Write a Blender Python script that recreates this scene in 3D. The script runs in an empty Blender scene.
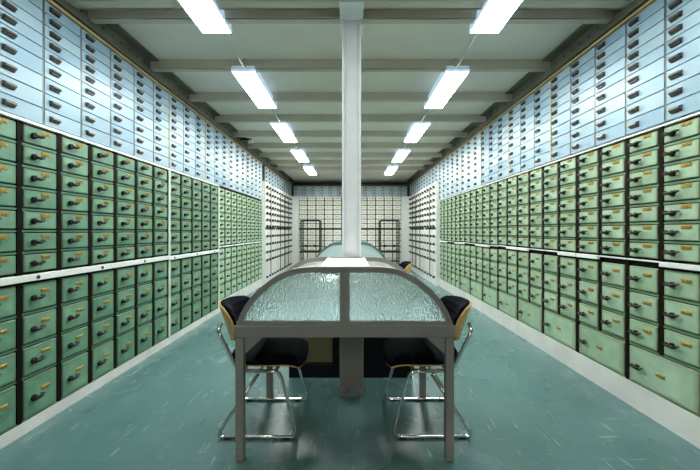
import bpy, bmesh, math, random
from mathutils import Vector, Matrix
random.seed(7)
C = bpy.context.scene.collection
PI = math.pi

# ------------------------------------------------------------------ materials
def new_mat(name):
    m = bpy.data.materials.new(name); m.use_nodes = True
    nt = m.node_tree
    return m, nt, nt.nodes['Principled BSDF']

def mat(name, col, rough=.5, metal=0., spec=None, var=0., var_col=None, noise=0., noise_scale=8., bump=0., bump_scale=60., rust=None, stretch=None):
    """Principled with optional per-object variation, mottling, rusty door edges and bump."""
    m, nt, b = new_mat(name)
    N, L = nt.nodes, nt.links
    b.inputs['Roughness'].default_value = rough
    b.inputs['Metallic'].default_value = metal
    if spec is not None: b.inputs['Specular IOR Level'].default_value = spec
    b.inputs['Base Color'].default_value = (*col, 1)
    src = None
    def mix(a, bcol, fac, mode='MIX'):
        x = N.new('ShaderNodeMix'); x.data_type = 'RGBA'; x.blend_type = mode
        if isinstance(a, tuple): x.inputs['A'].default_value = (*a, 1)
        else: L.new(a, x.inputs['A'])
        if isinstance(bcol, tuple): x.inputs['B'].default_value = (*bcol, 1)
        else: L.new(bcol, x.inputs['B'])
        if isinstance(fac, float): x.inputs['Factor'].default_value = fac
        else: L.new(fac, x.inputs['Factor'])
        return x.outputs['Result']
    cur = col
    tc = N.new('ShaderNodeTexCoord')
    oi = N.new('ShaderNodeObjectInfo')
    if var_col is not None:
        cur = mix(cur, var_col, oi.outputs['Random'])
    if noise > 0:
        mp = N.new('ShaderNodeMapping')
        if stretch: mp.inputs['Scale'].default_value = stretch
        add = N.new('ShaderNodeVectorMath'); add.operation = 'ADD'
        sc = N.new('ShaderNodeVectorMath'); sc.operation = 'SCALE'; sc.inputs['Scale'].default_value = 37.
        comb = N.new('ShaderNodeCombineXYZ')
        for k in range(3): L.new(oi.outputs['Random'], comb.inputs[k])
        L.new(comb.outputs[0], sc.inputs[0]); L.new(tc.outputs['Object'], mp.inputs['Vector'])
        L.new(mp.outputs[0], add.inputs[0]); L.new(sc.outputs[0], add.inputs[1])
        nz = N.new('ShaderNodeTexNoise'); nz.inputs['Scale'].default_value = noise_scale; nz.inputs['Detail'].default_value = 5
        L.new(add.outputs[0], nz.inputs['Vector'])
        mr = N.new('ShaderNodeMapRange'); mr.inputs['From Min'].default_value = .3; mr.inputs['From Max'].default_value = .7
        mr.inputs['To Min'].default_value = 1 - noise; mr.inputs['To Max'].default_value = 1 + noise * .5
        L.new(nz.outputs['Fac'], mr.inputs['Value'])
        cur = mix(cur, mr.outputs[0], 1., 'MULTIPLY')
        if rust:
            sp = N.new('ShaderNodeSeparateXYZ'); L.new(tc.outputs['Generated'], sp.inputs[0])
            outs = []
            for k in ('X', 'Z'):
                s = N.new('ShaderNodeMath'); s.operation = 'SUBTRACT'; s.inputs[1].default_value = .5; L.new(sp.outputs[k], s.inputs[0])
                a = N.new('ShaderNodeMath'); a.operation = 'ABSOLUTE'; L.new(s.outputs[0], a.inputs[0]); outs.append(a.outputs[0])
            mx = N.new('ShaderNodeMath'); mx.operation = 'MAXIMUM'; L.new(outs[0], mx.inputs[0]); L.new(outs[1], mx.inputs[1])
            ns = N.new('ShaderNodeMath'); ns.operation = 'MULTIPLY_ADD'; ns.inputs[1].default_value = .22; L.new(nz.outputs['Fac'], ns.inputs[0]); L.new(mx.outputs[0], ns.inputs[2])
            r = N.new('ShaderNodeMapRange'); r.inputs['From Min'].default_value = .515; r.inputs['From Max'].default_value = .65
            r.inputs['To Max'].default_value = .85
            L.new(ns.outputs[0], r.inputs['Value'])
            cur = mix(cur, rust, r.outputs[0])
    if not isinstance(cur, tuple): L.new(cur, b.inputs['Base Color'])
    if bump > 0:
        n2 = N.new('ShaderNodeTexNoise'); n2.inputs['Scale'].default_value = bump_scale; n2.inputs['Detail'].default_value = 3
        L.new(tc.outputs['Object'], n2.inputs['Vector'])
        bp = N.new('ShaderNodeBump'); bp.inputs['Strength'].default_value = bump; bp.inputs['Distance'].default_value = .01
        L.new(n2.outputs['Fac'], bp.inputs['Height']); L.new(bp.outputs[0], b.inputs['Normal'])
    return m

M = {}
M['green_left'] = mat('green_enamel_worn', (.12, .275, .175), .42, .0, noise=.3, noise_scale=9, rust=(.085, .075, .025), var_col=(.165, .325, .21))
M['green_far'] = mat('green_enamel_pale', (.36, .53, .34), .42, .0, noise=.18, noise_scale=9, rust=(.16, .13, .05), var_col=(.38, .58, .42))
M['green_right'] = mat('mint_enamel_worn', (.30, .45, .285), .42, .0, noise=.2, noise_scale=9, rust=(.16, .13, .05), var_col=(.38, .53, .37))
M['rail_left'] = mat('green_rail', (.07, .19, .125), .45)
M['rail_right'] = mat('mint_rail', (.13, .25, .13), .45)
M['carcass'] = mat('blackened_green', (.006, .007, .005), .6, spec=.08)
M['mullion'] = mat('shade_dark_mullion', (.008, .0065, .003), .6, spec=.08, noise=.5, noise_scale=14)  # brown-black bars, shadow of the recess gaps put into the colour
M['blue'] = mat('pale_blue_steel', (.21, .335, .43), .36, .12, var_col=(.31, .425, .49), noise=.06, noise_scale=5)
M['blue_brightened'] = mat('brightened_blue_steel', (.40, .52, .59), .36, .12, var_col=(.52, .62, .66), noise=.06, noise_scale=5)  # same pale blue steel, extra brightness put into its colour for far rows
M['blue_gap'] = mat('blue_grey_gap', (.10, .13, .15), .5)
M['ochre'] = mat('ochre_strip', (.52, .38, .16), .5, noise=.25, noise_scale=6)
M['handle_dark'] = mat('dark_steel_handle', (.025, .025, .022), .3, .6)
M['handle_hood'] = mat('grey_steel_hood', (.16, .15, .125), .35, .7)
M['bronze'] = mat('dark_bronze', (.022, .018, .012), .35, .7)
M['brass'] = mat('brass_plate', (.46, .29, .06), .42, .6, noise=.35, noise_scale=90)
M['keyhole'] = mat('black_keyhole', (.01, .01, .01), .5)
M['white'] = mat('white_paint', (.74, .76, .72), .5, noise=.06, noise_scale=3)
M['white_door'] = mat('white_enamel_door', (.66, .65, .60), .45, noise=.12, noise_scale=8, var_col=(.76, .75, .71))
M['cream_door'] = mat('cream_enamel_door', (.80, .77, .64), .45, noise=.10, noise_scale=8, var_col=(.88, .86, .76))
M['black_gap'] = mat('black_gap', (.012, .012, .011), .6)
M['plinth'] = mat('white_plinth', (.66, .66, .62), .55, noise=.12, noise_scale=4)
M['ceiling'] = mat('olive_grey_ceiling', (.86, .765, .67), .6, noise=.06, noise_scale=2.5)
M['beam'] = mat('olive_beam', (.62, .55, .45), .55, noise=.08, noise_scale=3)
M['angle'] = mat('brown_angle_iron', (.16, .15, .11), .55, noise=.3, noise_scale=4)
M['wall'] = mat('dark_wall', (.13, .13, .11), .7, noise=.1)
M['column'] = mat('white_column_paint', (.90, .90, .91), .45, noise=.04)
M['cladding'] = mat('brown_grey_cladding', (.20, .188, .16), .45, .0, noise=.12, noise_scale=5)
M['kick'] = mat('scuffed_grey_kick', (.20, .20, .20), .5, noise=.4, noise_scale=18)
M['desk_metal'] = mat('brown_grey_enamel', (.27, .242, .213), .4, .0, noise=.1, noise_scale=6)
M['green_metal'] = mat('dark_green_enamel', (.12, .20, .17), .4, .1)
M['desk_top'] = mat('pale_desk_laminate', (.76, .84, .86), .4, noise=.05)
M['board'] = mat('white_board', (.82, .83, .82), .45)
M['dark'] = mat('dark_cabinet_paint', (.005, .006, .008), .5, spec=.1)
M['olive'] = mat('olive_panel', (.10, .09, .035), .55)
M['ply'] = mat('honey_plywood', (.72, .41, .115), .35, noise=.25, noise_scale=7, stretch=(1, 1, 12))
M['fabric'] = mat('navy_black_fabric', (.003, .0036, .007), .8, spec=.04, bump=.25, bump_scale=350)
M['chrome'] = mat('chrome_tube', (.62, .62, .60), .12, 1.)
M['rubber'] = mat('black_rubber', (.012, .012, .012), .6)
M['black_metal'] = mat('black_tube_steel', (.006, .007, .008), .45, .0, spec=.2)
def side_mat():
    m, nt, b = new_mat('translucent_lamp_side')
    b.inputs['Base Color'].default_value = (.55, .62, .70, 1); b.inputs['Roughness'].default_value = .4
    b.inputs['Emission Color'].default_value = (.55, .76, 1, 1); b.inputs['Emission Strength'].default_value = .5
    return m
M['lamp_body'] = side_mat()
M['conduit'] = mat('pale_conduit', (.55, .57, .55), .4, .2)
M['cam_body'] = mat('pale_camera_plastic', (.50, .51, .48), .45)

def lamp_mat():
    m, nt, b = new_mat('fluorescent_diffuser')
    b.inputs['Base Color'].default_value = (.9, .92, .95, 1)
    b.inputs['Emission Color'].default_value = (.93, .975, .95, 1)
    b.inputs['Emission Strength'].default_value = LAMP
    return m
LAMP = 44.
M['diffuser'] = lamp_mat()

def floor_mat():
    m, nt, b = new_mat('teal_linoleum'); N, L = nt.nodes, nt.links
    tc = N.new('ShaderNodeTexCoord')
    def noise(scale, stretch, detail=4, rot=0., dist=0.):
        mp = N.new('ShaderNodeMapping'); mp.inputs['Scale'].default_value = stretch; mp.inputs['Rotation'].default_value = (0, 0, rot)
        L.new(tc.outputs['Object'], mp.inputs['Vector'])
        n = N.new('ShaderNodeTexNoise'); n.inputs['Scale'].default_value = scale; n.inputs['Detail'].default_value = detail; n.inputs['Distortion'].default_value = dist
        L.new(mp.outputs[0], n.inputs['Vector']); return n.outputs['Fac']
    def ramp(s, a, b_, lo=0., hi=1.):
        r = N.new('ShaderNodeMapRange'); r.inputs['From Min'].default_value = a; r.inputs['From Max'].default_value = b_
        r.inputs['To Min'].default_value = lo; r.inputs['To Max'].default_value = hi; L.new(s, r.inputs['Value']); return r.outputs[0]
    def mix(a, c, f):
        x = N.new('ShaderNodeMix'); x.data_type = 'RGBA'
        for k, v in (('A', a), ('B', c)):
            if isinstance(v, tuple): x.inputs[k].default_value = (*v, 1)
            else: L.new(v, x.inputs[k])
        L.new(f, x.inputs['Factor']); return x.outputs['Result']
    def mul(a, c):
        x = N.new('ShaderNodeMath'); x.operation = 'MULTIPLY'; L.new(a, x.inputs[0])
        if isinstance(c, float): x.inputs[1].default_value = c
        else: L.new(c, x.inputs[1])
        return x.outputs[0]
    base = mix((.070, .150, .147), (.108, .205, .200), ramp(noise(1.3, (1, 1, 1)), .3, .7))
    base = mix(base, (.030, .10, .098), ramp(noise(4, (1, .5, 1), 4, .2),   .35, .8, 0, .3))
    # pale streaks, two directions, broken up by a coarse mask
    s1 = mul(ramp(noise(38, (1, .10, 1), 3, .12, .3), .66, .71), ramp(noise(2.2, (1, 1, 1)), .38, .6))
    s2 = mul(ramp(noise(40, (.10, 1, 1), 3, .25, .3), .66, .71), ramp(noise(2.7, (1, 1, 1), 2, 1.), .40, .6))
    s3 = mul(ramp(noise(45, (1, .10, 1), 2, -.6, .2), .66, .71), ramp(noise(3.1, (1, 1, 1), 2, 2.), .40, .6))
    base = mix(base, (.36, .48, .46), mul(s1, .65)); base = mix(base, (.36, .48, .46), mul(s2, .6)); base = mix(base, (.38, .5, .48), mul(s3, .6))
    # dark scuffs
    s4 = mul(ramp(noise(30, (1, .1, 1), 2, .9, .2), .66, .72), ramp(noise(2.0, (1, 1, 1), 2, 3.), .45, .6))
    base = mix(base, (.02, .06, .06), mul(s4, .6))
    br = N.new('ShaderNodeTexBrick'); br.offset = 0.; br.inputs['Scale'].default_value = 1.
    br.inputs['Brick Width'].default_value = .61; br.inputs['Row Height'].default_value = .61; br.inputs['Mortar Size'].default_value = .0022
    L.new(tc.outputs['Object'], br.inputs['Vector'])
    base = mix(base, (.035, .10, .10), mul(br.outputs['Fac'], .45))
    L.new(base, b.inputs['Base Color'])
    L.new(ramp(noise(2.5, (1, .6, 1), 3), .3, .7, .20, .32), b.inputs['Roughness'])
    bp = N.new('ShaderNodeBump'); bp.inputs['Strength'].default_value = .10; bp.inputs['Distance'].default_value = .01
    L.new(noise(25, (1, .5, 1), 3), bp.inputs['Height']); L.new(bp.outputs[0], b.inputs['Normal'])
    return m
M['floor'] = floor_mat()

def glass_mat(name, tint, trans, bump):
    m, nt, b = new_mat(name); N, L = nt.nodes, nt.links
    b.inputs['Base Color'].default_value = (*tint, 1)
    b.inputs['Roughness'].default_value = .16
    b.inputs['IOR'].default_value = 1.3
    b.inputs['Transmission Weight'].default_value = trans
    tc = N.new('ShaderNodeTexCoord')
    mp = N.new('ShaderNodeMapping'); mp.inputs['Scale'].default_value = (1.35, 1, .7); L.new(tc.outputs['Object'], mp.inputs['Vector'])
    v = N.new('ShaderNodeTexVoronoi'); v.feature = 'SMOOTH_F1'; v.inputs['Scale'].default_value = 85; v.inputs['Smoothness'].default_value = .6
    L.new(mp.outputs[0], v.inputs['Vector'])
    n = N.new('ShaderNodeTexNoise'); n.inputs['Scale'].default_value = 80; n.inputs['Detail'].default_value = 2; L.new(mp.outputs[0], n.inputs['Vector'])
    a = N.new('ShaderNodeMath'); a.operation = 'ADD'; L.new(v.outputs['Distance'], a.inputs[0]); L.new(n.outputs['Fac'], a.inputs[1])
    bp = N.new('ShaderNodeBump'); bp.inputs['Strength'].default_value = bump; bp.inputs['Distance'].default_value = .012
    L.new(a.outputs[0], bp.inputs['Height']); L.new(bp.outputs[0], b.inputs['Normal'])
    return m
M['glass'] = glass_mat('hammered_glass', (.72, .89, .88), .66, .85)
M['glass_beige'] = glass_mat('beige_hammered_glass', (.95, .90, .82), .05, .4)
M['glass_blue'] = glass_mat('pale_teal_glass', (.72, .84, .85), .25, .4)

# ------------------------------------------------------------------ mesh helpers
class MB:
    def __init__(s): s.bm = bmesh.new(); s.mi = 0
    def _tag(s, faces, smooth=False):
        for f in faces: f.material_index = s.mi; f.smooth = smooth
    def box(s, x0, x1, y0, y1, z0, z1, bev=0., seg=1):
        vs = [s.bm.verts.new((x, y, z)) for x in (x0, x1) for y in (y0, y1) for z in (z0, z1)]
        q = [(0,1,3,2), (4,6,7,5), (0,4,5,1), (2,3,7,6), (0,2,6,4), (1,5,7,3)]
        fs = [s.bm.faces.new([vs[i] for i in f]) for f in q]
        s._tag(fs)
        if bev > 0:
            es = list({e for f in fs for e in f.edges})
            r = bmesh.ops.bevel(s.bm, geom=es, offset=bev, segments=seg, affect='EDGES', profile=.5)
            s._tag(r['faces'], seg > 1)
        return s
    def prism(s, pts, axis, a0, a1):
        """polygon pts extruded along axis ('x','y','z') from a0 to a1"""
        def P(p, a):
            return {'x': (a, p[0], p[1]), 'y': (p[0], a, p[1]), 'z': (p[0], p[1], a)}[axis]
        A = [s.bm.verts.new(P(p, a0)) for p in pts]; B = [s.bm.verts.new(P(p, a1)) for p in pts]
        n = len(pts); fs = [s.bm.faces.new(A), s.bm.faces.new(B[::-1])]
        for i in range(n): fs.append(s.bm.faces.new((A[i], B[i], B[(i+1) % n], A[(i+1) % n])))
        s._tag(fs); return s
    def strip(s, outer, inner, axis, a0, a1):
        """band between two open polylines of equal length, extruded"""
        for i in range(len(outer) - 1):
            s.prism([outer[i], outer[i+1], inner[i+1], inner[i]], axis, a0, a1)
        return s
    def cyl(s, p, q, r, n=10, r2=None):
        return s.tube([p, q], r, n, r2=r2)
    def tube(s, pts, r, n=10, r2=None, closed=False):
        pts = [Vector(p) for p in pts]; rings = []; m = len(pts)
        up = None
        for i, p in enumerate(pts):
            if closed: t = (pts[(i+1) % m] - pts[i-1])
            else: t = pts[min(i+1, m-1)] - pts[max(i-1, 0)]
            t.normalize()
            if up is None:
                up = Vector((0, 0, 1)) if abs(t.z) < .9 else Vector((1, 0, 0))
            u = (up - t * up.dot(t)).normalized(); v = t.cross(u); up = u
            rr = r if r2 is None else r + (r2 - r) * i / (m - 1)
            rings.append([s.bm.verts.new(p + rr * (math.cos(2*PI*k/n) * u + math.sin(2*PI*k/n) * v)) for k in range(n)])
        fs = []
        for i in range(m if closed else m - 1):
            A, B = rings[i], rings[(i+1) % m]
            for k in range(n): fs.append(s.bm.faces.new((A[k], A[(k+1) % n], B[(k+1) % n], B[k])))
        s._tag(fs, True)
        if not closed: s._tag([s.bm.faces.new(rings[0][::-1]), s.bm.faces.new(rings[-1])])
        return s
    def sheet(s, top, bot, nu=20, nv=16):
        """closed slab: top(u,v) and bot(u,v) for u,v in -1..1"""
        G = []
        for fn in (top, bot):
            G.append([[s.bm.verts.new(fn(-1 + 2*i/nu, -1 + 2*j/nv)) for j in range(nv+1)] for i in range(nu+1)])
        fs = []
        for g, flip in zip(G, (0, 1)):
            for i in range(nu):
                for j in range(nv):
                    q = [g[i][j], g[i+1][j], g[i+1][j+1], g[i][j+1]]
                    fs.append(s.bm.faces.new(q[::-1] if flip else q))
        T, B = G
        rim = [(i, 0) for i in range(nu)] + [(nu, j) for j in range(nv)] + [(nu-i, nv) for i in range(nu)] + [(0, nv-j) for j in range(nv)]
        for k in range(len(rim)):
            a, b = rim[k], rim[(k+1) % len(rim)]
            fs.append(s.bm.faces.new((T[a[0]][a[1]], B[a[0]][a[1]], B[b[0]][b[1]], T[b[0]][b[1]])))
        s._tag(fs, True); return s
    def mesh(s, name, mats):
        bmesh.ops.recalc_face_normals(s.bm, faces=s.bm.faces)
        me = bpy.data.meshes.new(name); s.bm.to_mesh(me); s.bm.free()
        for m in (mats if isinstance(mats, (list, tuple)) else [mats]): me.materials.append(m)
        return me
    def build(s, name, mats, parent=None, loc=None):
        return obj(name, s.mesh(name, mats), parent, loc)

def obj(name, me, parent=None, loc=None):
    o = bpy.data.objects.new(name, me); C.objects.link(o)
    if parent: o.parent = parent
    if loc: o.location = loc
    return o
def tag(o, label, cat, group=None):
    o['label'] = label; o['category'] = cat
    if group: o['group'] = group
    return o
def thing(name, label, cat, loc=(0, 0, 0), rotz=0., group=None):
    o = bpy.data.objects.new(name, None); C.objects.link(o); o.empty_display_size = .1
    o.location = loc; o.rotation_euler = (0, 0, rotz)
    return tag(o, label, cat, group)
def struct(name, mb, mats):
    o = mb.build(name, mats); o['kind'] = 'structure'; return o
def dup_tree(o, parent=None):
    c = o.copy(); C.objects.link(c)
    if parent: c.parent = parent
    for ch in list(o.children): dup_tree(ch, c)
    return c

# ------------------------------------------------------------------ room shell
W = 2.03                    # half width between the cabinet fronts
DEP = .42                   # cabinet depth
WX = W + DEP + .02          # wall planes
CEIL = 3.0
Y0, YB = -6.2, 12.1
struct('floor', MB().box(-WX-.1, WX+.1, Y0-.1, YB+.1, -.1, 0), M['floor'])
struct('ceiling', MB().box(-WX-.1, WX+.1, Y0-.1, YB+.1, CEIL, CEIL+.1), M['ceiling'])
struct('wall_left', MB().box(-WX-.1, -WX, Y0-.1, YB+.1, 0, CEIL), M['wall'])
struct('wall_right', MB().box(WX, WX+.1, Y0-.1, YB+.1, 0, CEIL), M['wall'])
struct('wall_back', MB().box(-WX, WX, YB, YB+.1, 0, CEIL), M['wall'])
struct('wall_front', MB().box(-WX, WX, Y0-.1, Y0, 0, CEIL), M['white'])
# transverse ceiling ribs
nb = 1
for k in range(-10, 9):
    y = 2.58 + .806 * k
    mb = MB().box(-W-.1, W+.1, y, y+.012, CEIL-.095, CEIL).box(-W-.1, W+.1, y-.004, y+.07, CEIL-.095, CEIL-.083)
    if k == 0:
        mb.box(-W-.1, W+.1, y-.115, y-.103, CEIL-.095, CEIL).box(-W-.1, W+.1, y-.20, y-.10, CEIL-.095, CEIL-.083)
    struct('trim_%d' % nb, mb, M['beam']); nb += 1
# riveted angle irons along both long walls, between cabinet tops and ceiling
for s in (-1, 1):
    mb = MB()
    xa, xb = sorted((s*(W-.005), s*(W+.01)))
    mb.box(xa, xb, Y0, 11.62, 2.835, CEIL)
    xa, xb = sorted((s*(W-.09), s*W))
    mb.box(xa, xb, Y0, 11.62, CEIL-.022, CEIL-.006)
    xa, xb = sorted((s*(W-.03), s*W))
    mb.box(xa, xb, Y0, 11.62, 2.835, 2.85)
    for i in range(95):
        y = 1.2 + i * .11
        mb.cyl((s*(W-.005), y, 2.925), (s*(W-.017), y, 2.925), .013, 6, r2=.008)
    struct('trim_%d' % nb, mb, M['angle']); nb += 1
# plinths under the cabinets
pb = MB().box(-W-DEP, -W, .6, 5.14, 0, .075).box(-W-DEP, -W-.0, 5.14, 7.70, 0, .178)
struct('baseboard_left', pb, M['plinth'])
pb = MB().box(W, W+DEP, .6, 7.66, 0, .178)
struct('baseboard_right', pb, M['plinth'])

# ------------------------------------------------------------------ deposit box cabinets
# local frame of a cabinet: x along the wall, fronts at y = 0 facing -y, z up
def lever_mesh(big=1.):
    mb = MB()
    mb.cyl((0, 0, 0), (0, -.010, 0), .019*big, 14)
    mb.cyl((0, -.008, 0), (0, -.026, 0), .010*big, 10)
    mb.tube([(-.022, -.028, .004), (-.005, -.030, 0), (.020, -.030, -.001), (.046*big, -.026, .007)], .0105*big, 8)
    mb.cyl((-.022, -.020, .004), (-.022, -.036, .004), .014*big, 10)
    mb.mi = 1; mb.cyl((.046*big, -.010, .009), (.046*big, -.034, .009), .0075*big, 8)
    return mb
def plate_mesh():
    mb = MB().box(-.034, .034, -.0035, 0, -.012, .012, .002)
    for k in (-1, 0, 1): mb.box(-.006+.018*k, .006+.018*k, -.0065, -.003, -.008, .008, .002)
    return mb
def hood_mesh():
    mb = MB()
    mb.box(-.037, .037, -.003, 0, -.019, .019, .001)
    mb.prism([(0, .017), (-.022, .013), (-.026, -.001), (-.018, -.006), (0, -.004)], 'x', -.033, .033)
    mb.mi = 1; mb.box(-.034, .034, -.014, 0, -.015, -.005)
    return mb
LEVER = lever_mesh().mesh('door_handle', [M['bronze'], M['handle_hood']])
PLATE = plate_mesh().mesh('number_plate', M['brass'])
HOOD = hood_mesh().mesh('door_handle', [M['handle_hood'], M['handle_dark']])
cache = {}
def green_door(w, h, m, merged):
    k = ('g', round(w, 3), round(h, 3), m, merged)
    if k not in cache:
        mb = MB().box(0, w, 0, .02, 0, h, .004)
        if merged:
            hx, hz = w*.30, h*.5
            mb.mi = 1
            mb.cyl((hx, 0, hz), (hx, -.012, hz), .019, 8); mb.tube([(hx-.02, -.026, hz+.004), (hx+.045, -.026, hz+.006)], .0105, 6)
            mb.mi = 2; mb.box(hx+.035, hx+.09, -.003, 0, hz+.02, hz+.04)
        cache[k] = mb.mesh('box_door', [M[m], M['bronze'], M['brass']])
    return cache[k]
def blue_door(w, h, merged):
    k = ('b', round(w, 3), round(h, 3), merged)
    if k not in cache:
        mb = MB().box(0, w, 0, .02, 0, h, .002)
        if merged:
            mb.mi = 1; mb.box(.035, .105, -.022, 0, h*.5-.004, h*.5+.017, .003)
            mb.mi = 2; mb.box(.036, .104, -.014, 0, h*.5-.017, h*.5-.004)
        cache[k] = mb.mesh('box_door', [M['blue_brightened' if merged else 'blue'], M['handle_hood'], M['handle_dark']])
    return cache[k]
def white_door(w, h, m, two):
    k = ('w', round(w, 3), round(h, 3), m, two)
    if k not in cache:
        mb = MB().box(0, w, 0, .02, 0, h, .004)
        mb.mi = 1
        if two:
            for f in (.36, .66): mb.cyl((w*f, 0, h*.5), (w*f, -.014, h*.5), .016, 8)
        else:
            mb.cyl((w*.5, 0, .02), (w*.5, -.045, .02), .025, 8)
        cache[k] = mb.mesh('box_door', [M[m], M['handle_dark']])
    return cache[k]
def place(side, y0, y1, x=W):
    """origin and rotation of a cabinet whose front runs from depth y0 to y1 on a side wall"""
    return ((-x, y0, 0), PI/2) if side < 0 else ((x, y1, 0), -PI/2)

def green_cabinet(side, y0, y1, ncol, label, style, z0, zmid, pairs=False, merged=False, single_cols=(), shelf='full', stile=False, toptrim=.019, strip=.05, handles_y=None):
    loc, rz = place(side, y0, y1)
    t = thing('deposit_box_cabinet', label, 'safe deposit cabinet', loc, rz, 'green deposit box cabinets')
    L = y1 - y0; cw = L / ncol; zt = 1.945
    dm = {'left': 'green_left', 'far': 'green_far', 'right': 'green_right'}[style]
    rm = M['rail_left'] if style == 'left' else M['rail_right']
    c = MB().box(0, L, .022, DEP, z0, zt+.02)
    up0 = zmid + strip; hu = (zt - up0) / 7
    low = .2 if style == 'left' else .192
    bars_u = [up0 + i*hu for i in range(8)]
    low_z = [zmid - i*low for i in range(4)] + [z0]
    # vertical mullions (brown-black, as dark as shaded recess gaps) then green rails
    c.mi = 1
    for i in range(ncol+1):
        x = min(max(i*cw, .0155), L-.0155)
        zb = z0
        if pairs and i % 2 == 1 and i < ncol: zb = low_z[3]
        c.box(x-.015, x+.015, .003, .03, zb, zt)
    c.mi = 2
    for z in bars_u[1:-1]: c.box(0, L, .008, .03, z-.007, z+.007)
    for z in low_z[1:-1]: c.box(0, L, .008, .03, z-.008, z+.008)
    c.box(0, L, .004, .03, z0-.001, z0+.010)
    c.build('carcass', [M['carcass'], M['mullion'], rm], t)
    g, gz = .023, .015
    def door(x0, x1, za, zb, wide=False):
        w, h = x1-x0, zb-za
        d = obj('box_door', green_door(w, h, dm, merged), t, (x0, 0, za))
        if not merged:
            hx = .062 if not wide else .075
            hz = h*.46
            obj('door_handle', LEVER, d, (hx, 0, hz))
            px, pz = (hx+.086, hz+.037) if not wide else (w*.5, hz+.01)
            obj('number_plate', PLATE, d, (px, 0, pz))
    for i in range(ncol):
        x0, x1 = i*cw+g, (i+1)*cw-g
        for j in range(7): door(x0, x1, bars_u[j]+gz*.9, bars_u[j+1]-gz*.9)
        for j in range(3): door(x0, x1, low_z[j+1]+gz, low_z[j]-gz)
        if not pairs: door(x0, x1, z0+.012, low_z[3]-gz)
    if pairs:
        for i in range(0, ncol, 2): door(i*cw+g, (i+2)*cw-g, z0+.012, low_z[3]-gz, True)
    # pull-out writing shelves at mid height
    if shelf == 'full':
        sb = MB().box(0, L, -.018, .03, zmid+.004, zmid+strip-.004, .003)
        sb.mi = 1
        for i in range(ncol):
            if i % 2 == 0: sb.cyl((i*cw+.1, -.016, zmid+strip*.5), (i*cw+.1, -.022, zmid+strip*.5), .012, 8)
        sb.build('pull_out_shelf', [M['white'], M['keyhole']], t)
    else:
        # shelf = index of the column nearest the camera; every second pair of columns has its shelf pushed home (white front)
        runs = {}
        for i in range(ncol): runs.setdefault((shelf + (ncol-1-i) + 1) // 2, []).append(i)
        for q, ii in runs.items():
            xa, xb = min(ii)*cw+.004, (max(ii)+1)*cw-.004
            if q % 2 == 0: MB().box(xa, xb, -.016, .03, zmid+.004, zmid+strip-.004, .003).build('pull_out_shelf', M['white'], t)
            else: MB().box(xa, xb, -.010, .03, zmid+strip-.013, zmid+strip-.003, .002).build('slot_lip', M['white'], t)
    if toptrim: MB().box(0, L, -.012, .03, zt, zt+toptrim).build('top_trim', M['white'], t)
    if stile: MB().box(.0 if side < 0 else L-.02, .02 if side < 0 else L, -.012, .03, z0, zt).build('side_trim', M['white'], t)
    return t

# left wall
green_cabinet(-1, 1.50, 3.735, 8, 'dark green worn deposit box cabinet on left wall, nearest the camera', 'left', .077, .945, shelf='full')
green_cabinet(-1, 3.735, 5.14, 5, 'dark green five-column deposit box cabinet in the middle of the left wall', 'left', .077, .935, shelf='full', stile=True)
green_cabinet(-1, 5.14, 7.68, 9, 'pale green nine-column deposit box cabinet on left wall, next to the white cabinet', 'far', .18, 1.0, merged=True, shelf='full', stile=True, toptrim=.0, strip=.03)
# right wall (local x runs from far to near)
green_cabinet(1, 1.39, 3.0, 6, 'mint green deposit box cabinet nearest the camera, cut by the right edge of the photo', 'right', .18, 1.03, pairs=True, shelf=-6, toptrim=.012, strip=.04)
green_cabinet(1, 3.0, 4.615, 6, 'mint green deposit box cabinet on right wall, second from the camera', 'right', .18, 1.03, pairs=True, shelf=0, toptrim=.012, strip=.04)
green_cabinet(1, 4.615, 6.22, 6, 'mint green deposit box cabinet on right wall, third from the camera', 'right', .18, 1.02, pairs=True, shelf=6, toptrim=.012, strip=.04)
green_cabinet(1, 6.22, 7.56, 5, 'mint green deposit box cabinet on right wall, next to the white cabinet', 'right', .18, 1.01, merged=True, shelf=12, toptrim=.012, strip=.04)

def blue_cabinet(loc, rz, L, ncol, zs, label, merged=False, trim_side=True, group='pale blue deposit box cabinets'):
    t = thing('drawer_cabinet', label, 'safe deposit cabinet', loc, rz, group)
    cw = L / ncol
    c = MB().box(0, L, .018, DEP, zs[0]-.004, zs[-1]+.02)
    c.mi = 1
    for i in range(1, ncol): c.box(i*cw-.006, i*cw+.006, .004, .03, zs[0], zs[-1])
    c.build('carcass', [M['blue_gap'], M['handle_hood']], t)
    for i in range(ncol):
        for j in range(len(zs)-1):
            x0, w, h = i*cw+.008, cw-.016, zs[j+1]-zs[j]-.005
            d = obj('box_door', blue_door(w, h, merged), t, (x0, 0, zs[j]+.0025))
            if not merged: obj('door_handle', HOOD, d, (.068, 0, h*.5))
    MB().box(0, L, -.014, .03, zs[-1]+.003, zs[-1]+.024, .003).build('top_trim', M['ochre'], t)
    if trim_side: MB().box(L-.016 if rz > 0 else 0, L if rz > 0 else .016, -.006, .03, zs[0], zs[-1]).build('side_trim', M['ochre'], t)
    return t
ZB = [1.97 + .107*i for i in range(5)] + [2.398 + .0808*i for i in range(1, 6)]
for a, b, n, lab, mg in (
    (1.60, 3.76, 7, 'pale blue deposit drawer cabinet high on left wall, nearest the camera', False),
    (3.76, 4.69, 3, 'pale blue three-column drawer cabinet high on left wall, second from the camera', False),
    (4.69, 5.61, 3, 'pale blue three-column drawer cabinet high on left wall, third from the camera', False),
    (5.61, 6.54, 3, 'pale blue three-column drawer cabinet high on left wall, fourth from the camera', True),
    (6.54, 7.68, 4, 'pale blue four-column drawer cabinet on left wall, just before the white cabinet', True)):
    loc, rz = place(-1, a, b); blue_cabinet(loc, rz, b-a, n, ZB, lab, mg)
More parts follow.
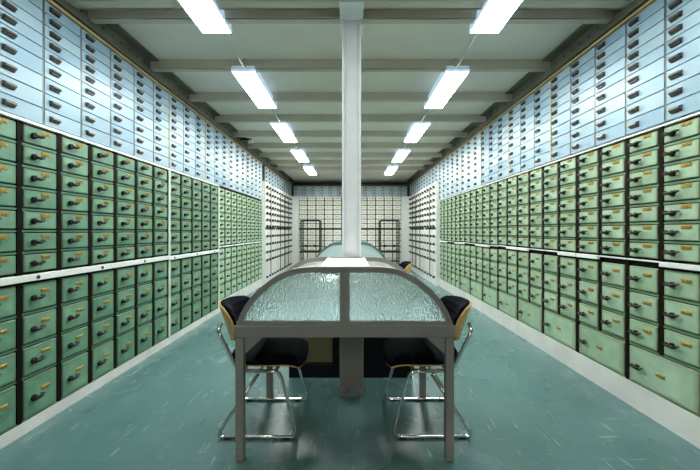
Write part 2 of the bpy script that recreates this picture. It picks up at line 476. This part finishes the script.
for a, b, n, lab, mg in (
    (1.54, 3.40, 6, 'pale blue deposit drawer cabinet high on right wall, nearest the camera', False),
    (3.40, 4.30, 3, 'pale blue three-column drawer cabinet high on right wall, second from the camera', False),
    (4.30, 5.21, 3, 'pale blue three-column drawer cabinet high on right wall, third from the camera', False),
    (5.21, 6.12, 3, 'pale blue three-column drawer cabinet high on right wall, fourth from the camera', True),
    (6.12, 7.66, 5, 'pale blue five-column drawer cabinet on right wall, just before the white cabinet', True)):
    loc, rz = place(1, a, b); blue_cabinet(loc, rz, b-a, n, ZB, lab, mg)
ZT = [2.415 + .096*i for i in range(5)]
loc, rz = place(-1, 7.98, 11.50); blue_cabinet(loc, rz, 3.52, 11, ZT, 'low pale blue drawer row resting above the white cabinets on left wall', True)
loc, rz = place(1, 7.66, 11.50); blue_cabinet(loc, rz, 3.84, 12, ZT, 'low pale blue drawer row resting above the white cabinets on right wall', True)
blue_cabinet((-1.97, 11.62, 0), 0, 3.94, 13, ZT, 'low pale blue drawer row along the top of the back wall', True)

WZU = [1.335 + .1525*i for i in range(8)]
WZL = [.55 + .1875*i for i in range(5)]
def white_cabinet(loc, rz, L, ncol, label, m, two, depth):
    t = thing('deposit_box_cabinet', label, 'safe deposit cabinet', loc, rz, 'white deposit box cabinets')
    cw = L / ncol
    c = MB().box(0, L, .018, depth, .0, 2.385); c.mi = 1
    c.box(0, L, .0, depth, 0, .155); c.box(0, L, 0, depth, 2.385, 2.405)
    if two is False:                                    # white end panels
        c.box(-.004, .012, -.004, depth, 0, 2.405); c.box(L-.012, L+.004, -.004, depth, 0, 2.405)
    if not two:
        c.mi = 0
        for i in range(2, ncol, 2): c.box(i*cw-.007, i*cw+.007, -.012 if i != 4 else -.02, .03, .17, 2.24)
    c.build('carcass', [M['black_gap'], M['white']], t)
    gz = .020 if not two else .022
    g = .013 if not two else .016
    for i in range(ncol):
        x0, w = i*cw+g, cw-2*g
        for j in range(7):
            obj('box_door', white_door(w, WZU[j+1]-WZU[j]-gz, m, two), t, (x0, 0, WZU[j]+gz))
        for j in range(4):
            obj('box_door', white_door(w, WZL[j+1]-WZL[j]-gz, m, two), t, (x0, 0, WZL[j]+gz*.6))
        obj('box_door', white_door(w, .55-.16-gz, m, two), t, (x0, 0, .165))
    return t
XW = 1.96
loc, rz = place(-1, 7.69, 8.79, XW); white_cabinet(loc, rz, 1.10, 4, 'narrow white deposit box cabinet on left wall, next to the pale green cabinet', 'white_door', False, DEP)
loc, rz = place(-1, 8.80, 11.13, XW); white_cabinet(loc, rz, 2.33, 8, 'wide white deposit box cabinet on left wall, reaching the back corner', 'white_door', False, DEP)
loc, rz = place(1, 7.67, 8.87, XW); white_cabinet(loc, rz, 1.20, 4, 'narrow white deposit box cabinet on right wall, next to the mint green cabinet', 'white_door', False, DEP)
loc, rz = place(1, 8.88, 11.13, XW); white_cabinet(loc, rz, 2.25, 8, 'wide white deposit box cabinet on right wall, reaching the back corner', 'white_door', False, DEP)
white_cabinet((-1.72, 11.16, 0), 0, 1.704, 6, 'cream deposit box cabinet on back wall, left of the column', 'cream_door', True, .92)
white_cabinet((-.014, 11.16, 0), 0, 1.704, 6, 'cream deposit box cabinet on back wall, right of the column', 'cream_door', True, .92)
# corner filler panels beside the back cabinets
struct('trim_%d' % nb, MB().box(-1.96, -1.722, 11.135, 11.30, 0, 2.405, .004), M['white']); nb += 1
struct('trim_%d' % nb, MB().box(1.692, 1.96, 11.135, 11.30, 0, 2.405, .004), M['white']); nb += 1

# ------------------------------------------------------------------ lamps
lamp_y = [(1.70, 2.72), (3.39, 4.39), (5.04, 6.08), (6.74, 7.85), (8.50, 9.62)]
ordn = ['nearest the camera', 'second from the camera', 'third from the camera', 'fourth from the camera', 'farthest from the camera']
def make_lamp(x, ya, yb, label):
    t = thing('ceiling_lamp', label, 'ceiling light', (x, (ya+yb)/2, CEIL), 0, 'fluorescent ceiling lamps')
    l = (yb-ya)/2
    mb = MB()
    # shallow tray with flared rim
    top, bot = .112, .121
    A = [(-top, -l, -.04), (top, -l, -.04), (top, l, -.04), (-top, l, -.04)]
    B = [(-bot, -l-.012, -.1245), (bot, -l-.012, -.1245), (bot, l+.012, -.1245), (-bot, l+.012, -.1245)]
    D = [(-.1105, -l+.002, -.1245), (.1105, -l+.002, -.1245), (.1105, l-.002, -.1245), (-.1105, l-.002, -.1245)]
    va, vb, vd = ([mb.bm.verts.new(p) for p in q] for q in (A, B, D))
    fs = [mb.bm.faces.new(va)]
    for i in range(4):
        j = (i+1) % 4
        fs += [mb.bm.faces.new((va[i], va[j], vb[j], vb[i])), mb.bm.faces.new((vb[i], vb[j], vd[j], vd[i]))]
    fs.append(mb.bm.faces.new(vd))
    mb.build('housing', M['lamp_body'], t)
    MB().box(-.110, .110, -l+.002, l-.004, -.1285, -.125, .001).build('diffuser', M['diffuser'], t)
    for s in (-1, 1): MB().cyl((0, s*l*.6, -.042), (0, s*l*.6, 0), .014, 8).build('hanger', M['conduit'], t)
    return t
for s, nm in ((-1, 'left'), (1, 'right')):
    for k, (a, b) in enumerate(lamp_y):
        make_lamp(s*1.085, a, b, 'glowing white fluorescent ceiling lamp in the %s row, %s' % (nm, ordn[k]))
    make_lamp(s*1.085, -3.2, -2.15, 'fluorescent ceiling lamp in the %s row, just behind the camera' % nm)
    make_lamp(s*1.085, -4.9, -3.85, 'fluorescent ceiling lamp in the %s row, far behind the camera' % nm)
    for k in range(4):
        ya, yb = lamp_y[k][1]+.012, lamp_y[k+1][0]-.014
        mb = MB().tube([(s*1.05, ya, CEIL-.09), (s*1.05, ya+.08, CEIL-.03), (s*1.05, ya+.14, CEIL-.112), (s*1.05, yb-.05, CEIL-.112), (s*1.05, yb, CEIL-.07)] if 0 else
                       [(s*1.045, ya, CEIL-.105), (s*1.05, (ya+yb)/2, CEIL-.108), (s*1.055, yb-.06, CEIL-.108), (s*1.06, yb-.012, CEIL-.09), (s*1.06, yb-.004, CEIL-.06), (s*1.06, yb-.004, CEIL)], .0115, 8)
        tag(mb.build('conduit', M['conduit']), 'thin pale conduit joining the %s %s-row ceiling lamps' % (['first and second', 'second and third', 'third and fourth', 'last two'][k], nm), 'conduit', 'conduits between the lamps')

# small camera on a bracket, left side
t = thing('security_camera', 'small security camera on a dark bracket above the left cabinets', 'camera', (-W+.02, 6.05, 2.895))
MB().box(0, .02, -.05, .05, -.05, .05).build('wall_plate', M['angle'], t)
MB().tube([(0, 0, .02), (.12, 0, .03), (.23, 0, .02)], .016, 8).build('bracket', M['black_metal'], t)
mb = MB().tube([(.22, .05, .0), (.22, -.02, -.015), (.22, -.09, -.05)], .036, 12).build('camera_body', M['cam_body'], t)

# ------------------------------------------------------------------ column
CX, CY = .008, 2.57
t = thing('support_column', 'white steel support column with grey boxed base rising to the ceiling', 'column', (CX, CY, 0))
mb = MB().box(-.047, .047, .004, .14, .60, CEIL-.095)
mb.box(-.073, -.052, 0, .15, .60, CEIL-.095, .003).box(.052, .073, 0, .15, .60, CEIL-.095, .003)
mb.box(-.056, .056, .012, .13, .60, CEIL-.095)
mb.build('shaft', M['column'], t)
MB().box(-.092, .092, -.012, .175, .07, .70, .006).build('base_cladding', M['cladding'], t)
MB().box(-.096, .096, -.018, .18, 0, .078, .004).build('kick_plate', M['kick'], t)
mb = MB().box(-.088, .088, -.20, .155, CEIL-.115, CEIL-.095).box(-.088, -.07, -.02, .155, CEIL-.16, CEIL-.1).box(.07, .088, -.02, .155, CEIL-.16, CEIL-.1)
mb.build('collar', M['column'], t)

# ------------------------------------------------------------------ arched reading desks
def lerp_pts(P, sub=4):
    out = []
    n = len(P)
    for i in range(n-1):
        p0, p1, p2, p3 = P[max(i-1, 0)], P[i], P[i+1], P[min(i+2, n-1)]
        for k in range(sub):
            q = k / sub
            out.append(tuple(.5*((2*p1[c]) + (-p0[c]+p2[c])*q + (2*p0[c]-5*p1[c]+4*p2[c]-p3[c])*q*q + (-p0[c]+3*p1[c]-3*p2[c]+p3[c])*q**3) for c in (0, 1)))
    out.append(P[-1]); return out
PXM = 182.5
half = [(109, 0), (104.8, 12), (97.3, 24.5), (88.6, 34.6), (80, 42), (71.5, 48.4), (63, 52.9), (54.2, 56.4), (46, 58), (36, 58.9), (18, 59), (0, 59)]
right = lerp_pts([(a/PXM, b/PXM) for a, b in half])
arc = [(-x, z) for x, z in right] + right[::-1][1:]
arc = arc[::1]
def offset(poly, d):
    out = []
    for i, p in enumerate(poly):
        a, b = poly[max(i-1, 0)], poly[min(i+1, len(poly)-1)]
        tx, tz = b[0]-a[0], b[1]-a[1]; l = math.hypot(tx, tz)
        out.append((p[0] + d*tz/l, p[1] - d*tx/l))
    return out
ZD = .746                     # top of the desk edge rail
def make_desk(loc, label, glass_front, glass_back, frame, lamp=False):
    t = thing('reading_desk', label, 'desk', loc, 0, 'arched reading desks')
    D = .72; hw = .606
    # tabletop and apron
    MB().box(-hw+.02, hw-.02, .03, D-.03, ZD-.03, ZD-.004, .002).build('desktop', M['desk_top'], t)
    ap = MB().box(-hw, hw, 0, .035, ZD-.064, ZD, .003)
    ap.build('apron', M['desk_metal'], t)
    ap = MB().box(-hw, hw, D-.035, D, ZD-.064, ZD, .003)
    ap.build('apron', M['desk_metal'], t)
    for s in (-1, 1):
        xa, xb = sorted((s*hw, s*(hw-.03)))
        MB().box(xa, xb, .036, D-.036, ZD-.06, ZD-.002, .002).build('side_rail', M['desk_metal'], t)
        for y in (0, D-.042):
            xa, xb = sorted((s*(hw-.004), s*(hw-.050)))
            MB().box(xa, xb, y+.001, y+.043, 0, ZD-.065, .003).build('leg', M['desk_metal'], t)
            yy = y+.018 if y == 0 else y+.018
            MB().prism([(s*(hw-.051), ZD-.065), (s*(hw-.051), ZD-.155), (s*(hw-.060), ZD-.155), (s*(hw-.148), ZD-.072), (s*(hw-.148), ZD-.065)], 'y', yy, yy+.006).build('gusset', M['desk_metal'], t)
    # end screens: arched frame, mullion, two panes
    fw = .031
    for y, gm in ((.0, glass_front), (D-.034, glass_back)):
        outer = [(x, z+ZD) for x, z in arc]
        inner = [(x, max(z, ZD)) for x, z in offset(outer, fw)]
        fr = MB().strip(outer, inner, 'y', y+.003, y+.031)
        fr.box(-hw+.012, hw-.012, y+.004, y+.030, ZD, ZD+.024)
        s_ = fr.build('arch_frame', frame, t)
        m_ = .027
        MB().box(-m_, m_, y+.001, y+.033, ZD+.022, ZD+59/PXM-.012, .002).build('mullion', frame, t)
        ins = [(x, z) for x, z in offset(outer, fw-.004)]
        for s in (-1, 1):
            pts = [(x, z) for x, z in ins if s*x > m_-.003 and z > ZD+.02]
            if s > 0: pts = pts
            pts = [(s*(m_-.003), ZD+59/PXM-.03)] + (pts if s > 0 else pts[::-1]) 
            xe = pts[-1][0]
            pts += [(xe, ZD+.02), (s*(m_-.003), ZD+.02)]
            MB().prism(pts, 'y', y+.013, y+.021).build('glass_pane', gm, t)
    # white board over the middle joins the two screens
    zt = ZD + 59/PXM
    MB().box(-.142, .142, .033, D-.034, zt-.024, zt-.006, .003).build('top_board', M['board'], t)
    MB().box(-.142, -.118, .034, D-.035, zt-.007, zt-.002, .002).box(.118, .142, .034, D-.035, zt-.007, zt-.002, .002).build('board_edging', M['white'], t)
    if lamp:
        MB().box(-.112, -.045, .06, D-.06, zt-.060, zt-.026, .006).build('lamp_tray', M['white'], t)
        MB().box(-.106, -.051, .066, D-.066, zt-.070, zt-.0605, .003).build('lamp_diffuser', M['desk_lamp'], t)
    return t
M['desk_lamp'] = M['diffuser'].copy(); M['desk_lamp'].name = 'desk_lamp_diffuser'
M['desk_lamp'].node_tree.nodes['Principled BSDF'].inputs['Emission Strength'].default_value = 9.
make_desk((-.032, 1.838, 0), 'grey metal reading desk with arched hammered glass screens between two chairs', M['glass'], M['glass_beige'], M['desk_metal'], True)
make_desk((-.0, 5.42, 0), 'far reading desk whose pale teal arched screen shows behind the column', M['glass_blue'], M['glass_blue'], M['green_metal'])

# dark low cabinet behind the column, open on the left with an olive panel inside
t = thing('low_cabinet', 'low dark cabinet with olive panel standing behind the column base', 'cabinet', (0, 2.885, 0))
mb = MB().box(-.53, .53, 0, .34, 0, .118, .003).box(-.53, .53, 0, .34, .63, .655, .003)
mb.box(-.10, .53, 0, .34, .118, .63).box(-.53, -.505, 0, .34, .118, .63).box(-.505, -.10, .325, .34, .118, .63).box(-.15, -.10, -.0, .34, .118, .63)
mb.build('body', M['dark'], t)
MB().box(-.50, -.155, .02, .035, .125, .625, .002).build('panel', M['olive'], t)

# ------------------------------------------------------------------ chairs
def make_chair(label):
    """faces +x; origin on the floor under the seat centre"""
    t = thing('side_chair', label, 'chair', (0, 0, 0), 0, 'chairs at the reading desks')
    hy = .228; r = .0115
    def bend(pts, rad=.035, n=5):
        P = [Vector(p) for p in pts]; out = [P[0]]
        for i in range(1, len(P)-1):
            a, b, c = P[i-1], P[i], P[i+1]
            u, v = (a-b), (c-b); d = min(rad, u.length*.45, v.length*.45)
            s, e = b+u.normalized()*d, b+v.normalized()*d
            for k in range(n+1):
                q = k/n; out.append((1-q)**2*s + 2*q*(1-q)*b + q*q*e)
        out.append(P[-1]); return out
    zs = .412
    for s in (-1, 1):
        y = s*hy
        # sled leg loop: seat rail front -> front leg -> floor rail -> rear brace up to the rail
        loop = bend([(-.12, y, zs), (.125, y, zs), (.236, y, r), (-.262, y, r), (-.010, y, zs-.022)], .05)
        MB().tube(loop, r, 10).build('sled_leg', M['chrome'], t)
        up = bend([(.10, y*.93, zs-.004), (-.135, y*.93, zs-.004), (-.258, y*.93, .655), (-.268, y*.6, .675)], .05)
        MB().tube(up, r, 10).build('back_post', M['chrome'], t)
        for x in (.17, -.19): MB().cyl((x-.02, y, .007), (x+.02, y, .007), .0135, 8).build('glide', M['rubber'], t)
    MB().tube([(.10, -hy*.93, zs-.004), (.10, hy*.93, zs-.004)], r*.9, 10).tube([(-.10, -hy*.93, zs-.004), (-.10, hy*.93, zs-.004)], r*.9, 10).build('cross_bar', M['chrome'], t)
    def sq(u, v, k=.5):
        return u*math.sqrt(1-k*v*v/2), v*math.sqrt(1-k*u*u/2)
    # seat: u across (y), v along x (front +)
    def seat_pt(u, v, off, sc=1., puff=0.):
        a, b = sq(u, v, .42)
        x = .03 + .235*b*sc; y = .235*a*sc
        z = zs + .014 - .030*max(0, b-.45)**2/.3 + .045*max(0, -b-.6)**2/.16 + .014*a*a
        e = max(abs(u), abs(v))
        z += off + puff*(1-e**5) + (.0022*math.cos(b*34) if puff > 0 else 0)
        return (x, y, z)
    MB().sheet(lambda u, v: seat_pt(u, v, .010, .965), lambda u, v: seat_pt(u, v, 0, .965), 20, 20).build('seat_shell', M['ply'], t)
    MB().sheet(lambda u, v: seat_pt(u, v, .030, 1., .036), lambda u, v: seat_pt(u, v, .0105, .985), 24, 60).build('seat_cushion', M['fabric'], t)
    # backrest: u across, v up
    tilt = math.radians(19)
    def back_pt(u, v, off, sc=1., puff=0.):
        a, b = sq(u, v, .75)
        y = .222*a*sc; h = .135*b*sc
        e = max(abs(u), abs(v))
        d = .02*a*a*a*a + .095*a*a + off + puff*(1-e**5) + (.0022*math.cos(b*20) if puff > 0 else 0)
        x0, z0 = -.274, .672
        return (x0 + d*math.cos(tilt) - h*math.sin(tilt), y, z0 + d*math.sin(tilt)*.6 + h*math.cos(tilt))
    MB().sheet(lambda u, v: back_pt(u, v, .011, .985), lambda u, v: back_pt(u, v, -.004, .985), 24, 16).build('back_shell', M['ply'], t)
    MB().sheet(lambda u, v: back_pt(u, v, .034, 1.03, .040), lambda u, v: back_pt(u, v, .0115, 1.0), 28, 40).build('back_cushion', M['fabric'], t)
    return t
ch = make_chair('black upholstered plywood-back chair with chrome sled legs left of the near desk')
ch.location = (-.556, 2.270, 0)
c2 = dup_tree(ch); c2['label'] = 'black upholstered plywood-back chair with chrome sled legs right of the near desk'
c2.location = (.488, 2.274, 0); c2.rotation_euler = (0, 0, PI)
c3 = dup_tree(ch); c3['label'] = 'distant black chair at the far desk, its back just showing on the right'
c3.location = (.60, 4.98, 0); c3.rotation_euler = (0, 0, PI)

# ------------------------------------------------------------------ step platforms at the back wall
def make_steps(label, x, mir):
    t = thing('step_ladder', label, 'step ladder', (x, 10.35, 0), 0, 'black step ladders')
    w, d = .29, .46
    for sx in (-1, 1):
        for y in (0, d):
            xx = sx*w
            MB().box(xx-.017, xx+.017, y-.017, y+.017, .05, 1.59, .003).build('post', M['black_metal'], t)
            MB().cyl((xx-.012, y, .026), (xx+.012, y, .026), .026, 12).build('castor', M['rubber'], t)
        MB().box(sx*w-.013, sx*w+.013, .013, d-.013, 1.565, 1.59).build('handrail', M['black_metal'], t)
    MB().box(-w+.012, w-.012, d-.012, d+.012, 1.565, 1.59).build('top_rail', M['black_metal'], t); MB().box(-w+.012, w-.012, -.012, .012, 1.565, 1.60).build('top_rail', M['black_metal'], t)
    MB().box(-w-.03, w+.03, -.02, d+.02, .585, .635, .004).build('platform', M['black_metal'], t)
    mb = MB().box(-w+.012, w-.012, -.012, .012, .785, .815)
    for k in (-.14, .14): mb.box(k-.03, k+.03, -.03, .0, .76, .83, .004)
    mb.build('guard_rail', M['black_metal'], t)
    MB().box(-w+.012, w-.012, -.05, .20, .30, .335, .004).build('step', M['black_metal'], t)
    MB().box(-w+.012, w-.012, -.012, .012, .085, .11).box(-w+.012, w-.012, d-.012, d+.012, .085, .11).build('lower_rail', M['black_metal'], t)
    return t
make_steps('black tubular step ladder in front of the back cabinets, left of the column', -1.24, 1)
make_steps('black tubular step ladder in front of the back cabinets, right of the column', 1.21, -1)

# ------------------------------------------------------------------ world, camera, view
w = bpy.data.worlds.new('world'); bpy.context.scene.world = w; w.use_nodes = True
w.node_tree.nodes['Background'].inputs['Color'].default_value = (.02, .025, .03, 1)
w.node_tree.nodes['Background'].inputs['Strength'].default_value = .2
cam = bpy.data.cameras.new('camera'); co = bpy.data.objects.new('camera', cam); C.objects.link(co)
co.location = (0, 0, 1.27); co.rotation_euler = (PI/2, 0, 0)
cam.sensor_fit = 'HORIZONTAL'; cam.sensor_width = 36; cam.lens = 335/700*36
cam.shift_x = -.0007; cam.shift_y = -(235-230.5)/700
cam.clip_start = .05
sc = bpy.context.scene; sc.camera = co
sc.view_settings.view_transform = 'Standard'; sc.view_settings.look = 'None'
sc.view_settings.gamma = 1; sc.view_settings.exposure = 0.22
try: sc.view_settings.use_curve_mapping = False
except Exception: pass
